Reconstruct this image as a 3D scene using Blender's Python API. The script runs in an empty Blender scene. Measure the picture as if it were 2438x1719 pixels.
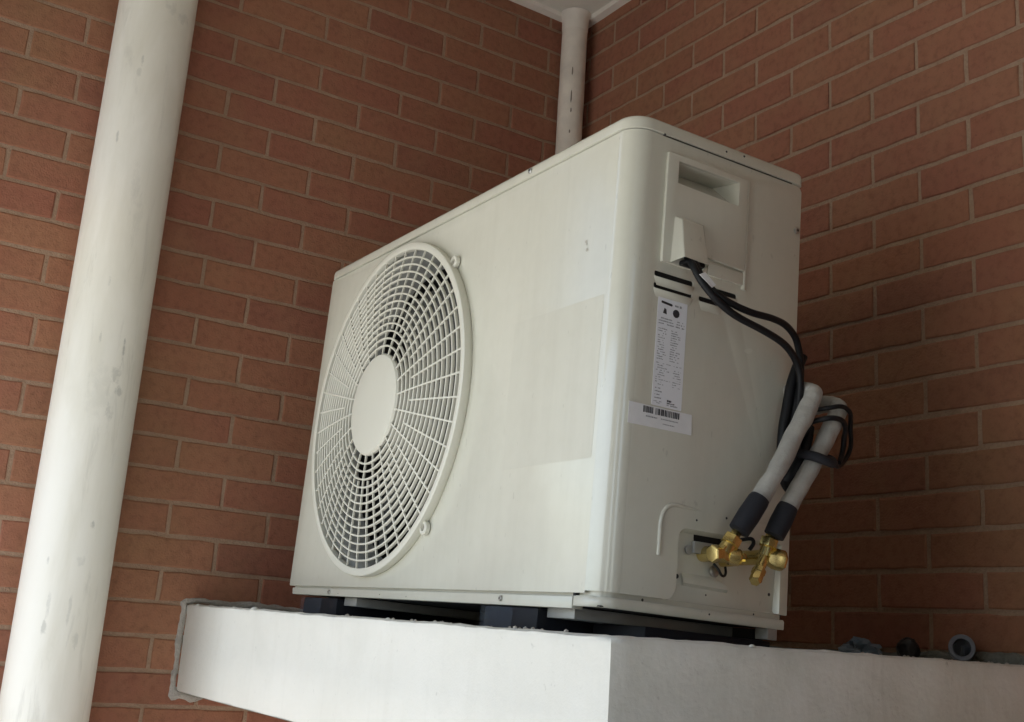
import bpy, bmesh, math, random
from mathutils import Vector, Matrix, noise

random.seed(7)
S = bpy.context.scene
COL = S.collection
R = math.radians

# ------------------------------------------------------------------ camera
cam_d = bpy.data.cameras.new('camera')
cam = bpy.data.objects.new('camera', cam_d)
COL.objects.link(cam)
RT = Vector((0.83783, -0.54180, 0.06737))
DN = Vector((0.19600, 0.18340, -0.96330))
FW = Vector((0.50957, 0.82023, 0.25983))
FW.normalize(); RT = (RT - FW * RT.dot(FW)).normalized(); UP = RT.cross(FW)
mw = Matrix.Identity(4)
for i in range(3):
    mw[i][0], mw[i][1], mw[i][2] = RT[i], UP[i], -FW[i]
mw.translation = (-1.9381, -2.7682, -1.3727)
cam.matrix_world = mw
cam_d.sensor_width = 36.0
cam_d.lens = 36.0 * 2800.73 / 2438
cam_d.shift_x = (1219 - 1203.4) / 2438
cam_d.shift_y = (781.5 - 859.5) / 2438
cam_d.clip_start = 0.02
cam_d.clip_end = 500
S.camera = cam

# ------------------------------------------------------------------ daylight
SUN_EL, SUN_AZ = 54.0, 195.0        # azimuth of the sun measured from +x towards +y
w = bpy.data.worlds.new('World'); S.world = w; w.use_nodes = True
nt = w.node_tree; nt.nodes.clear()
sky = nt.nodes.new('ShaderNodeTexSky'); sky.sky_type = 'NISHITA'; sky.sun_disc = False
sky.sun_elevation = R(SUN_EL); sky.sun_rotation = R(90 - SUN_AZ)
sky.dust_density = 1.0; sky.air_density = 1.0; sky.ozone_density = 0.5
bg = nt.nodes.new('ShaderNodeBackground'); bg.inputs['Strength'].default_value = 0.15
wo = nt.nodes.new('ShaderNodeOutputWorld')
nt.links.new(sky.outputs[0], bg.inputs[0]); nt.links.new(bg.outputs[0], wo.inputs[0])
sd = bpy.data.lights.new('sun', 'SUN'); sd.energy = 5.0; sd.angle = R(2); sd.color = (1.0, 0.985, 0.965)
sun = bpy.data.objects.new('sun', sd); COL.objects.link(sun)
dirv = Vector((math.cos(R(SUN_EL)) * math.cos(R(SUN_AZ)), math.cos(R(SUN_EL)) * math.sin(R(SUN_AZ)), math.sin(R(SUN_EL))))
sun.rotation_euler = dirv.to_track_quat('Z', 'Y').to_euler(); sun.location = dirv * 20
S.view_settings.view_transform = 'Standard'; S.view_settings.look = 'None'
S.view_settings.gamma = 1.0; S.view_settings.use_curve_mapping = False
S.view_settings.exposure = 1.22
S.cycles.max_bounces = 10; S.cycles.diffuse_bounces = 6; S.cycles.use_denoising = True
S.cycles.sample_clamp_indirect = 6.0

# ------------------------------------------------------------------ helpers
class G:
    """collects faces, then links them as ONE mesh object"""
    def __init__(s): s.v = []; s.f = []
    def add(s, vs, fs):
        o = len(s.v); s.v += [Vector(p) for p in vs]; s.f += [[i + o for i in f] for f in fs]; return s
    def box(s, lo, hi):
        x0, y0, z0 = lo; x1, y1, z1 = hi
        return s.add([(x0,y0,z0),(x1,y0,z0),(x1,y1,z0),(x0,y1,z0),(x0,y0,z1),(x1,y0,z1),(x1,y1,z1),(x0,y1,z1)],
                     [(0,3,2,1),(4,5,6,7),(0,1,5,4),(1,2,6,5),(2,3,7,6),(3,0,4,7)])
    def lathe(s, o, d, prof, seg=20, ph=0.0, caps=True):
        o = Vector(o); d = Vector(d).normalized()
        a = d.orthogonal().normalized(); b = d.cross(a)
        vs = []
        for t, r in prof:
            for k in range(seg):
                an = 2 * math.pi * k / seg + ph
                vs.append(o + d * t + (a * math.cos(an) + b * math.sin(an)) * r)
        fs = []
        for i in range(len(prof) - 1):
            for k in range(seg):
                k2 = (k + 1) % seg
                fs.append((i*seg+k, i*seg+k2, (i+1)*seg+k2, (i+1)*seg+k))
        if caps:
            fs.append(tuple(reversed(range(seg)))); fs.append(tuple((len(prof)-1)*seg + k for k in range(seg)))
        return s.add(vs, fs)
    def tube(s, path, r, seg=14, sub=6, caps=True, wob=0.0, seed=0, flat=1.0):
        P = [Vector(p) for p in path]
        pts = []
        for i in range(len(P) - 1):
            p0 = P[max(i-1, 0)]; p1 = P[i]; p2 = P[i+1]; p3 = P[min(i+2, len(P)-1)]
            for k in range(sub):
                t = k / sub
                pts.append(0.5 * ((2*p1) + (p2-p0)*t + (2*p0-5*p1+4*p2-p3)*t*t + (3*p1-p0-3*p2+p3)*t**3))
        pts.append(P[-1])
        vs = []; fs = []; a = None
        for i, p in enumerate(pts):
            d = (pts[min(i+1, len(pts)-1)] - pts[max(i-1, 0)]).normalized()
            if a is None: a = d.orthogonal().normalized()
            a = (a - d * a.dot(d)).normalized(); b = d.cross(a)
            rr = r(i / (len(pts)-1)) if callable(r) else r
            for k in range(seg):
                an = 2 * math.pi * k / seg
                q = rr * (1 + wob * noise.noise(Vector((p.x*30+seed, p.y*30+math.cos(an)*1.2, p.z*30+math.sin(an)*1.2))))
                vs.append(p + a * math.cos(an) * q + b * math.sin(an) * q * flat)
        n = len(pts)
        for i in range(n-1):
            for k in range(seg):
                k2 = (k+1) % seg
                fs.append((i*seg+k, i*seg+k2, (i+1)*seg+k2, (i+1)*seg+k))
        if caps:
            fs.append(tuple(reversed(range(seg)))); fs.append(tuple((n-1)*seg + k for k in range(seg)))
        return s.add(vs, fs)
    def mesh(s, name, mat, smooth=True, ang=35, bev=0.0):
        me = bpy.data.meshes.new(name)
        me.from_pydata([tuple(p) for p in s.v], [], s.f)
        bm = bmesh.new(); bm.from_mesh(me)
        bmesh.ops.recalc_face_normals(bm, faces=bm.faces)
        if bev:
            es = [e for e in bm.edges if len(e.link_faces) == 2 and e.calc_face_angle(0) > R(40)]
            bmesh.ops.bevel(bm, geom=es, offset=bev, segments=2, affect='EDGES', profile=0.6, clamp_overlap=True)
        bm.to_mesh(me); bm.free()
        if smooth:
            me.polygons.foreach_set('use_smooth', [True] * len(me.polygons))
            me.set_sharp_from_angle(angle=R(ang))
        me.materials.append(mat)
        return me
    def obj(s, name, mat, parent=None, **k):
        return link(name, s.mesh(name, mat, **k), parent)

def link(name, data, parent=None, loc=None):
    o = bpy.data.objects.new(name, data); COL.objects.link(o)
    if parent is not None: o.parent = parent
    if loc is not None: o.location = loc
    return o
def empty(name, loc=(0,0,0)):
    o = bpy.data.objects.new(name, None); o.location = loc; o.empty_display_size = 0.05; COL.objects.link(o); return o
def tag(o, label=None, cat=None, group=None, kind=None):
    if label: o['label'] = label
    if cat: o['category'] = cat
    if group: o['group'] = group
    if kind: o['kind'] = kind
    return o

def plate(name, loops, th, mp, mat, parent=None, bev=0.0, ang=30):
    """a sheet with holes: 2-D loops filled even-odd, thickness th, mapped by mp(u, v, w) with w=0 on the face seen"""
    cu = bpy.data.curves.new(name, 'CURVE'); cu.dimensions = '2D'; cu.fill_mode = 'BOTH'
    cu.extrude = max(th / 2 - bev, 1e-5); cu.bevel_depth = bev; cu.bevel_resolution = 2; cu.offset = -bev
    for lp in loops:
        sp = cu.splines.new('POLY'); sp.points.add(len(lp) - 1)
        for p, q in zip(sp.points, lp): p.co = (q[0], q[1], 0, 1)
        sp.use_cyclic_u = True
    t = bpy.data.objects.new('tmp', cu); COL.objects.link(t)
    dg = bpy.context.evaluated_depsgraph_get()
    me = bpy.data.meshes.new_from_object(t.evaluated_get(dg))
    bpy.data.objects.remove(t); bpy.data.curves.remove(cu)
    for v in me.vertices: v.co = mp(v.co.x, v.co.y, th / 2 - v.co.z)
    me.name = name
    bm = bmesh.new(); bm.from_mesh(me)
    bmesh.ops.remove_doubles(bm, verts=bm.verts, dist=1e-5)
    bmesh.ops.recalc_face_normals(bm, faces=bm.faces); bm.to_mesh(me); bm.free()
    me.polygons.foreach_set('use_smooth', [True] * len(me.polygons)); me.set_sharp_from_angle(angle=R(ang))
    me.materials.clear(); me.materials.append(mat)
    return link(name, me, parent)

def rrect(x0, z0, x1, z1, r, n=6):
    rs = r if isinstance(r, (tuple, list)) else (r, r, r, r)      # bl, br, tr, tl
    out = []
    for (cx, cz, a0, rr) in ((x0+rs[0], z0+rs[0], 180, rs[0]), (x1-rs[1], z0+rs[1], 270, rs[1]), (x1-rs[2], z1-rs[2], 0, rs[2]), (x0+rs[3], z1-rs[3], 90, rs[3])):
        if rr <= 1e-6: out.append((cx, cz)); continue
        for k in range(n + 1):
            a = R(a0 + 90 * k / n); out.append((cx + rr*math.cos(a), cz + rr*math.sin(a)))
    return out
def circ(cx, cz, r, n=96): return [(cx + r*math.cos(2*math.pi*k/n), cz + r*math.sin(2*math.pi*k/n)) for k in range(n)]

# ------------------------------------------------------------------ materials
def mat(name):
    m = bpy.data.materials.new(name); m.use_nodes = True
    t = m.node_tree; b = t.nodes['Principled BSDF']; return m, t, b
def N(t, typ, **k):
    n = t.nodes.new(typ)
    for a, v in k.items():
        if a in n.inputs: n.inputs[a].default_value = v
        else: setattr(n, a, v)
    return n
def ramp(t, fac, stops):
    n = t.nodes.new('ShaderNodeValToRGB')
    e = n.color_ramp.elements
    while len(e) < len(stops): e.new(0.5)
    for q, (p, c) in zip(e, stops):
        q.position = p; q.color = (*c, 1) if len(c) == 3 else c
    t.links.new(fac, n.inputs[0]); return n.outputs[0]
def mixc(t, fac, a, b, mode='MIX'):
    n = t.nodes.new('ShaderNodeMix'); n.data_type = 'RGBA'; n.blend_type = mode
    for sk, v in ((n.inputs[0], fac), (n.inputs[6], a), (n.inputs[7], b)):
        if isinstance(v, (int, float)): sk.default_value = v
        elif isinstance(v, tuple): sk.default_value = (*v, 1)
        else: t.links.new(v, sk)
    return n.outputs[2]
def math_(t, op, a, b=None, c=None):
    n = t.nodes.new('ShaderNodeMath'); n.operation = op
    for i, v in enumerate((a, b, c)):
        if v is None: continue
        if isinstance(v, (int, float)): n.inputs[i].default_value = v
        else: t.links.new(v, n.inputs[i])
    return n.outputs[0]
def pos(t): return t.nodes.new('ShaderNodeNewGeometry').outputs['Position']
def scaled(t, vec, sc):
    n = t.nodes.new('ShaderNodeMapping'); n.inputs['Scale'].default_value = sc; t.links.new(vec, n.inputs['Vector']); return n.outputs[0]
def nz(t, vec, scale, detail=4, rough=0.55, dist=0.0):
    n = N(t, 'ShaderNodeTexNoise', Scale=scale, Detail=detail, Roughness=rough, Distortion=dist)
    t.links.new(vec, n.inputs['Vector']); return n.outputs[0]
def bump(t, b, h, strength, dist):
    n = N(t, 'ShaderNodeBump', Strength=strength, Distance=dist); t.links.new(h, n.inputs['Height']); t.links.new(n.outputs[0], b.inputs['Normal'])
def plain(name, col, rough=0.5, metal=0.0, var=0.0, vs=8, bmp=0.0, bs=60, spec=None):
    m, t, b = mat(name)
    p = pos(t)
    if var:
        n = nz(t, p, vs)
        c = ramp(t, n, [(0.3, tuple(x*(1-var) for x in col)), (0.7, tuple(min(1, x*(1+var)) for x in col))])
        t.links.new(c, b.inputs['Base Color'])
    else: b.inputs['Base Color'].default_value = (*col, 1)
    b.inputs['Roughness'].default_value = rough; b.inputs['Metallic'].default_value = metal
    if spec is not None: b.inputs['Specular IOR Level'].default_value = spec
    if bmp: bump(t, b, nz(t, p, bs, 5), bmp, 0.004)
    return m

def mk_brick():
    m, t, b = mat('fired_clay_brick'); p = pos(t)
    oi = t.nodes.new('ShaderNodeObjectInfo').outputs['Random']
    c = ramp(t, oi, [(0.0, (0.290,0.122,0.073)), (0.25, (0.314,0.142,0.082)), (0.5, (0.294,0.116,0.074)), (0.75, (0.326,0.150,0.086)), (1.0, (0.262,0.107,0.069))])
    n1 = nz(t, p, 7, 5, 0.6)
    c = mixc(t, math_(t, 'MULTIPLY', ramp(t, n1, [(0.45, (0,0,0)), (0.75, (1,1,1))]), 0.42), c, (0.322,0.176,0.096))
    n4 = nz(t, p, 1.5, 4, 0.6)
    c = mixc(t, math_(t, 'MULTIPLY', ramp(t, n4, [(0.50, (0,0,0)), (0.68, (1,1,1))]), 0.48), c, (0.282,0.164,0.082))
    n5 = nz(t, p, 2.3, 5, 0.65)
    c = mixc(t, math_(t, 'MULTIPLY', ramp(t, n5, [(0.58, (0,0,0)), (0.78, (1,1,1))]), 0.35), c, (0.23,0.085,0.070))
    n2 = nz(t, p, 55, 6, 0.65)
    c = mixc(t, 0.55, c, ramp(t, n2, [(0.30, (0.62,0.60,0.60)), (0.5, (1,1,1)), (0.75, (1.18,1.12,1.1))]), 'MULTIPLY')
    n3 = nz(t, p, 240, 3, 0.5)
    c = mixc(t, ramp(t, n3, [(0.66, (0,0,0)), (0.74, (0.5,0.5,0.5))]), c, (0.12,0.055,0.04))
    t.links.new(c, b.inputs['Base Color']); b.inputs['Roughness'].default_value = 0.88
    b.inputs['Specular IOR Level'].default_value = 0.3
    h = math_(t, 'ADD', n2, math_(t, 'MULTIPLY', n3, 0.7)); bump(t, b, h, 0.45, 0.004)
    return m
def mk_mortar(name, c0, c1, b=0.6):
    m, t, bs = mat(name); p = pos(t)
    n = nz(t, p, 18, 6, 0.65); n2 = nz(t, p, 160, 4, 0.6)
    c = ramp(t, n, [(0.3, c0), (0.7, c1)])
    c = mixc(t, 0.5, c, ramp(t, n2, [(0.3, (0.7,0.7,0.7)), (0.7, (1.15,1.15,1.15))]), 'MULTIPLY')
    t.links.new(c, bs.inputs['Base Color']); bs.inputs['Roughness'].default_value = 0.95
    bump(t, bs, math_(t, 'ADD', n2, nz(t, p, 45, 4)), b, 0.006)
    return m
def mk_whitewash():
    m, t, b = mat('painted_plaster'); p = pos(t)
    big = nz(t, p, 3.2, 5, 0.6); fine = nz(t, p, 38, 6, 0.65); st = nz(t, scaled(t, p, (3.4, 3.4, 2.0)), 1.7, 6, 0.62, 0.5)
    c = ramp(t, big, [(0.3, (0.62,0.61,0.545)), (0.65, (0.685,0.675,0.615))])
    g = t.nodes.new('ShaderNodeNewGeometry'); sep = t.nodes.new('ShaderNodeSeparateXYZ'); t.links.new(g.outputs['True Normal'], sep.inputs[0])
    side = math_(t, 'MULTIPLY', sep.outputs[1], -1.0)                    # return face: more stains, base colour lightened to make up for weak light
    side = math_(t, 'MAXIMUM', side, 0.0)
    side_lift = ramp(t, st, [(0.34, (0.62,0.62,0.545)), (0.50, (0.70,0.70,0.63)), (0.68, (0.76,0.755,0.70))])
    c = mixc(t, math_(t, 'MULTIPLY', side, 0.95), c, side_lift)
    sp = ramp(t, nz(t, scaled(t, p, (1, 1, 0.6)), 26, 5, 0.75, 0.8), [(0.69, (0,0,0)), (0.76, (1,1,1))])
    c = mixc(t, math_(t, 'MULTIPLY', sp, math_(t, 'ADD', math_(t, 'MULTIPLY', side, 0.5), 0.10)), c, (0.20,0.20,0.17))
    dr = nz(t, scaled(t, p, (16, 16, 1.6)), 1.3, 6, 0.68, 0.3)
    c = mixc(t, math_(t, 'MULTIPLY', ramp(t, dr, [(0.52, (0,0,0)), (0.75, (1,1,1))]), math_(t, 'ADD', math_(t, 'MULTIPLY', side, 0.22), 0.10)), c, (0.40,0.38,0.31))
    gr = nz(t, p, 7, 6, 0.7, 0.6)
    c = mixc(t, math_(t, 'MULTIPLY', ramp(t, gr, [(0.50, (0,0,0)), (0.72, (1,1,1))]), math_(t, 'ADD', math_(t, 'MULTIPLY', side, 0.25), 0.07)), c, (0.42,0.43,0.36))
    pit = nz(t, p, 90, 3, 0.5)
    c = mixc(t, ramp(t, pit, [(0.70, (0,0,0)), (0.76, (0.35,0.35,0.35))]), c, (0.36,0.35,0.30))
    t.links.new(c, b.inputs['Base Color']); b.inputs['Roughness'].default_value = 0.78
    bump(t, b, math_(t, 'ADD', fine, math_(t, 'MULTIPLY', st, 1.2)), 0.28, 0.005)
    return m
def mk_pipe():
    m, t, b = mat('weathered_white_pvc'); p = pos(t)
    big = nz(t, scaled(t, p, (6, 6, 1.4)), 1.5, 5, 0.6, 0.3)
    c = ramp(t, big, [(0.28, (0.72,0.69,0.585)), (0.55, (0.835,0.81,0.72)), (0.8, (0.865,0.845,0.77))])
    st = nz(t, scaled(t, p, (26, 26, 3.6)), 1.0, 6, 0.72, 0.6)
    c = mixc(t, ramp(t, st, [(0.58, (0,0,0)), (0.76, (0.40,0.40,0.40))]), c, (0.40,0.38,0.32))
    # scuffs: (angle, z, half-angle, half-height, darkness)
    sep = t.nodes.new('ShaderNodeSeparateXYZ'); t.links.new(p, sep.inputs[0])
    ang = math_(t, 'ARCTAN2', math_(t, 'SUBTRACT', sep.outputs[1], -0.10), math_(t, 'SUBTRACT', sep.outputs[0], -1.3396))
    wob = nz(t, scaled(t, p, (1, 1, .6)), 80, 5, 0.75)
    for a, z, ha, hz, dk in ((-130.6,-.316,2.2,.016,.75), (-112,-.12,2.2,.016,.55), (-115,-.15,4,.012,.45), (-108,-.656,2.5,.012,.5), (-108,-.79,2,.018,.5),
                             (-74.4,-.807,2.0,.030,.85), (-79,-.862,8,.020,.55), (-72.5,-.896,6,.012,.7), (-81,-.945,6,.018,.42), (-100,-.90,18,.07,.16),
                             (-78,-1.189,4,.010,.8), (-128.6,-1.268,2,.010,.6), (-87,-1.262,6,.012,.3), (-120.3,-1.40,4.5,.014,.7), (-119,-1.35,3,.03,.4),
                             (-78,-1.425,4,.02,.45), (-92,-1.36,2.5,.03,.4), (-84,.03,10,.02,.35), (-60,.02,14,.015,.4), (-95,-.42,7,.05,.2), (-84,-.50,7,.06,.18)):
        da = math_(t, 'DIVIDE', math_(t, 'SUBTRACT', ang, R(a)), R(ha)); dz = math_(t, 'DIVIDE', math_(t, 'SUBTRACT', sep.outputs[2], z), hz)
        d = math_(t, 'ADD', math_(t, 'MULTIPLY', da, da), math_(t, 'MULTIPLY', dz, dz))
        d = math_(t, 'ADD', d, math_(t, 'MULTIPLY', math_(t, 'SUBTRACT', wob, 0.5), 5.0))
        k = math_(t, 'MULTIPLY', ramp(t, d, [(0.05, (1,1,1)), (1.35, (0,0,0))]), dk * 0.62)
        c = mixc(t, k, c, (0.33,0.33,0.29))
    t.links.new(c, b.inputs['Base Color']); b.inputs['Roughness'].default_value = 0.5
    bump(t, b, st, 0.05, 0.01)
    return m
def mk_paint(name='ivory_powder_coat', k=1.0, ro=0.0, coat=0.3, cr=0.2):
    m, t, b = mat(name); p = pos(t)
    n = nz(t, p, 2.6, 4, 0.6)
    c = ramp(t, n, [(0.3, (0.608*k,0.598*k,0.505*k)), (0.7, (0.648*k,0.638*k,0.54*k))])
    d = nz(t, p, 34, 5, 0.6)
    sk = nz(t, scaled(t, p, (22, 22, 1.3)), 1.2, 6, 0.65, 0.2)
    c = mixc(t, ramp(t, sk, [(0.46, (0,0,0)), (0.78, (0.16,0.16,0.16))]), c, (0.43*k,0.41*k,0.33*k))
    sc = nz(t, scaled(t, p, (1, 1, .35)), 120, 2, 0.4)
    c = mixc(t, ramp(t, sc, [(0.735, (0,0,0)), (0.76, (0.25,0.25,0.25))]), c, (0.30,0.29,0.24))
    c = mixc(t, 0.5, c, ramp(t, d, [(0.3, (0.94,0.94,0.93)), (0.6, (1,1,1))]), 'MULTIPLY')
    t.links.new(c, b.inputs['Base Color']); b.inputs['Roughness'].default_value = 0.25
    t.links.new(ramp(t, n, [(0.3, (0.22+ro,)*3), (0.8, (0.30+ro,)*3)]), b.inputs['Roughness'])
    b.inputs['Coat Weight'].default_value = coat; b.inputs['Coat Roughness'].default_value = cr; b.inputs['Coat IOR'].default_value = 1.75
    return m
M_brick = mk_brick()
M_mortar = mk_mortar('brick_mortar', (0.320,0.205,0.132), (0.41,0.285,0.195))
M_cement = mk_mortar('grey_cement', (0.36,0.335,0.29), (0.50,0.47,0.42), 0.9)
M_cemdk = mk_mortar('dark_cement', (0.13,0.135,0.115), (0.21,0.21,0.185), 0.9)  # darker, greener grey cement for the right wall
M_white = mk_whitewash()
M_pipe = mk_pipe()
M_paint = mk_paint()
M_edge = mk_paint('polished_edge_paint', 1.0, 0.0, 0.5, 0.08)
M_film = mk_paint('residue_film', 0.991, 0.0, 0.3)
M_ceil = plain('ceiling_paint', (0.76,0.735,0.65), 0.9, var=0.06, vs=5, bmp=0.2, bs=40)
M_trim = plain('ceiling_edge_paint', (0.82,0.77,0.68), 0.8, var=0.08, vs=9, bmp=0.5, bs=50)
M_cond = plain('painted_conduit', (0.80,0.745,0.65), 0.6, var=0.12, vs=14, bmp=0.25, bs=40)
M_wallw = plain('dark_blocker_render', (0.14,0.12,0.10), 0.9, var=0.06, vs=3)  # kept dark so the added porch walls bounce little light
M_floor = plain('concrete_floor', (0.49,0.475,0.44), 0.9, var=0.12, vs=2, bmp=0.3)
M_guard = plain('ivory_plastic', (0.655,0.643,0.55), 0.38, var=0.02, vs=4)
M_dark = plain('dark_interior', (0.008,0.008,0.008), 0.7)
M_crack = plain('cracked_paint', (0.24,0.21,0.16), 0.8)
M_gap = plain('gap_under_lid', (0.05,0.048,0.035), 0.8)
M_blade = plain('grey_fan_plastic', (0.065,0.065,0.06), 0.5)
M_bell = plain('grey_bell_mouth', (0.40,0.40,0.38), 0.45)
M_gal = plain('galvanised_steel', (0.36,0.36,0.34), 0.42, 0.35, var=0.08, vs=30)
M_screw = plain('zinc_screw', (0.42,0.41,0.38), 0.3, 0.9)
M_screwd = plain('screw_recess', (0.03,0.03,0.028), 0.6)
M_rub = plain('black_rubber_pad', (0.005,0.006,0.010), 0.6, var=0.2, spec=0.3)
M_cable = plain('black_cable', (0.006,0.006,0.007), 0.5, spec=0.3)
M_foam = plain('black_foam', (0.010,0.011,0.016), 0.75, bmp=0.25, bs=120)
M_insul = plain('white_pipe_insulation', (0.385,0.375,0.34), 0.85, var=0.16, vs=26, bmp=0.8, bs=60)
M_label = plain('paper_label', (0.80,0.82,0.85), 0.35, var=0.02)
M_tape = plain('clear_label_film', (0.78,0.79,0.79), 0.25, var=0.04, vs=60)
M_ink = plain('grey_ink', (0.30,0.31,0.32), 0.5)
M_faint = plain('faded_print', (0.42,0.40,0.34), 0.5)
M_inkd = plain('black_ink', (0.035,0.035,0.04), 0.5)
M_tag = plain('white_cable_tag', (0.74,0.74,0.74), 0.4)
M_grey = plain('grey_pvc', (0.15,0.16,0.19), 0.45, var=0.06, vs=40)
M_lump = plain('black_tape', (0.006,0.006,0.008), 0.4, bmp=0.4, bs=140)
def mk_brass():
    m, t, b = mat('brass'); p = pos(t)
    n = nz(t, p, 60, 4, 0.6)
    t.links.new(ramp(t, n, [(0.3, (0.62,0.48,0.17)), (0.7, (0.78,0.63,0.27))]), b.inputs['Base Color'])
    b.inputs['Metallic'].default_value = 1.0; b.inputs['Roughness'].default_value = 0.27
    bump(t, b, nz(t, p, 200, 3), 0.12, 0.002); return m
M_brass = mk_brass()
def mk_clear():
    m, t, b = mat('crumpled_clear_plastic')
    b.inputs['Base Color'].default_value = (0.16,0.22,0.30,1); b.inputs['Roughness'].default_value = 0.14
    b.inputs['Alpha'].default_value = 0.13; b.inputs['IOR'].default_value = 1.45
    return m
M_clear = mk_clear()
M_scrap = mk_clear(); M_scrap.node_tree.nodes['Principled BSDF'].inputs['Alpha'].default_value = 0.75; M_scrap.node_tree.nodes['Principled BSDF'].inputs['Base Color'].default_value = (0.22,0.31,0.40,1)

# ------------------------------------------------------------------ setting: floor, ceiling, invented open porch round the corner
FZ, CZ = -3.0, 0.533
XR = -1.9              # roof edge on the open side
XR, XW = -2.6, -1.95     # roof edge on the open side; end of the left wall
tag(G().box((-60,-60,FZ-0.2), (60,60,FZ)).obj('ground', M_floor, smooth=False), 'grey concrete ground far below the ledge', kind='structure')
tag(G().box((XR,-3.8,CZ+0.012), (0.35,0.35,CZ+0.30)).obj('ceiling', M_ceil, smooth=False), 'white painted ceiling over the brick corner', kind='structure')

# ------------------------------------------------------------------ brick walls, brick by brick
H, BL, JT = 0.076, 0.24417, 0.0098
def brick_mesh(L, k, h=H - JT):
    rnd = random.Random(k)
    L2, h2, e = L/2, h/2, 0.0026
    d0, d1 = -0.02, 0.0029 + rnd.uniform(-0.0007, 0.0007)
    nl, ns = (6, 2) if L > .15 else (3, 2)
    out = [(-L2 + L*i/nl, -h2, 0, -1) for i in range(nl)] + [(L2, -h2 + h*i/ns, 1, 0) for i in range(ns)]
    out += [(L2 - L*i/nl, h2, 0, 1) for i in range(nl)] + [(-L2, h2 - h*i/ns, -1, 0) for i in range(ns)]
    m = len(out); tw = (rnd.uniform(-.0005,.0005), rnd.uniform(-.0005,.0005))
    g = G(); R0 = []; R1 = []; R2 = []
    for x, z, nx, nz_ in out:
        jx, jz = rnd.gauss(0, .0007), rnd.gauss(0, .0009)
        ch = min(.004, abs(rnd.gauss(0, .0016))) if rnd.random() < .3 else 0.0          # now and then a knocked arris
        k = 1 - (e + ch) / h2; kx = 1 - (e + ch) / L2
        R0.append((x + jx, -d0, z + jz)); R1.append((x + jx, -(d1 - .0015 - ch*.2), z + jz))
        R2.append((x*kx + jx, -(d1 + tw[0]*x/L2 + tw[1]*z/h2), z*k + jz))
    fs = [(2*m + i, 2*m + (i+1) % m, 3*m) for i in range(m)]
    for r in (0, m):
        for i in range(m): fs.append((r+i, r+(i+1) % m, r+m+(i+1) % m, r+m+i))
    g.add(R0 + R1 + R2 + [(0, -d1 - .0003, 0)], fs)
    return g.mesh('brick', M_brick, smooth=False)
cache = {}
def get_brick(L):
    key = round(L, 3)
    pool = cache.setdefault(key, [])
    lim = 24 if abs(L - (BL-JT)) < 1e-3 else 6
    if len(pool) < lim:
        pool.append(brick_mesh(L, len(pool) + int(key*1000)*31)); return pool[-1]
    return random.choice(pool)
def build_wall(name, label, right, joints_fn, r0, r1, ext, vis):
    root = empty(name, (0, 0, FZ)); tag(root, label, 'wall', 'brick walls meeting in the corner')
    g = G()
    if right: g.box((0,-ext,FZ-0.05), (0.25,0.25,CZ+0.1))
    else:     g.box((-ext,0,FZ-0.05), (-0.004,0.25,CZ+0.1))
    mb = g.obj('mortar_bed', M_mortar, root, smooth=False); mb.location = (0, 0, -FZ)
    stuff = G()
    for r in range(r0, r1):
        z = -r * H
        js = joints_fn(r)
        for a, b in zip(js[:-1], js[1:]):
            L = b - a - JT
            if L < 0.02: continue
            c = (a + b) / 2
            me = get_brick(L)
            if vis(c, z):
                o = link('brick', me, root)
                dz, tw = random.uniform(-.0009,.0009), random.uniform(-.0025,.0025)
                if right:
                    o.location = (random.uniform(-.0006,.0006), -c, z + dz - FZ); o.rotation_euler = (0, 0, R(-90) + tw)
                else:
                    o.location = (-c, random.uniform(-.0006,.0006), z + dz - FZ); o.rotation_euler = (0, 0, tw)
            else:
                n = [Vector(v.co) for v in me.vertices]
                if right: n = [Vector((p.y, -c - p.x, z + p.z - FZ)) for p in n]
                else: n = [Vector((p.x - c, p.y, z + p.z - FZ)) for p in n]
                stuff.add(n, [list(p.vertices) for p in me.polygons])
    so = stuff.obj('brick', M_brick, root, smooth=False); so['kind'] = 'stuff'
    return root
C0 = 6.0362
def jl(r):          # distances of the vertical joints from the corner, left wall
    st = [ (C0 - c) * BL for c in ([6 - k for k in range(0, 8)] if r % 2 == 0 else [5.5 - k for k in range(0, 8)]) ]
    st[0] = max(st[0], 0)
    if r % 2 == 0: st[0] = 0.0
    else: st = [0.0] + st
    return st
D0 = 0.3325
def jr(r):          # right wall; its course index runs six below the left wall's
    s = r + 6
    st = [ (d - D0) * BL for d in ([1 + k for k in range(0, 20)] if s % 2 == 0 else [0.5 + k for k in range(0, 20)]) ]
    return [0.0] + st
wl = build_wall('brick_wall', 'red brick wall on the left behind the thick white pipe and the fan side', False, jl, -7, 39, -XW,
                lambda c, z: c < 1.86 and z > -1.86)
wr = build_wall('brick_wall', 'red brick wall on the right in shadow behind the unit', True, jr, -7, 39, 3.6,
                lambda c, z: c < 1.75 and z > -1.50)

# invented porch walls, unseen, added to shape the light; open towards -x
def rwall(lo, hi, label):
    c = Vector(((lo[0]+hi[0])/2, (lo[1]+hi[1])/2, lo[2]))
    o = G().box(Vector(lo)-c, Vector(hi)-c).obj('light_blocking_wall', M_wallw, smooth=False); o.location = c
    tag(o, label, 'wall')
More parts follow.
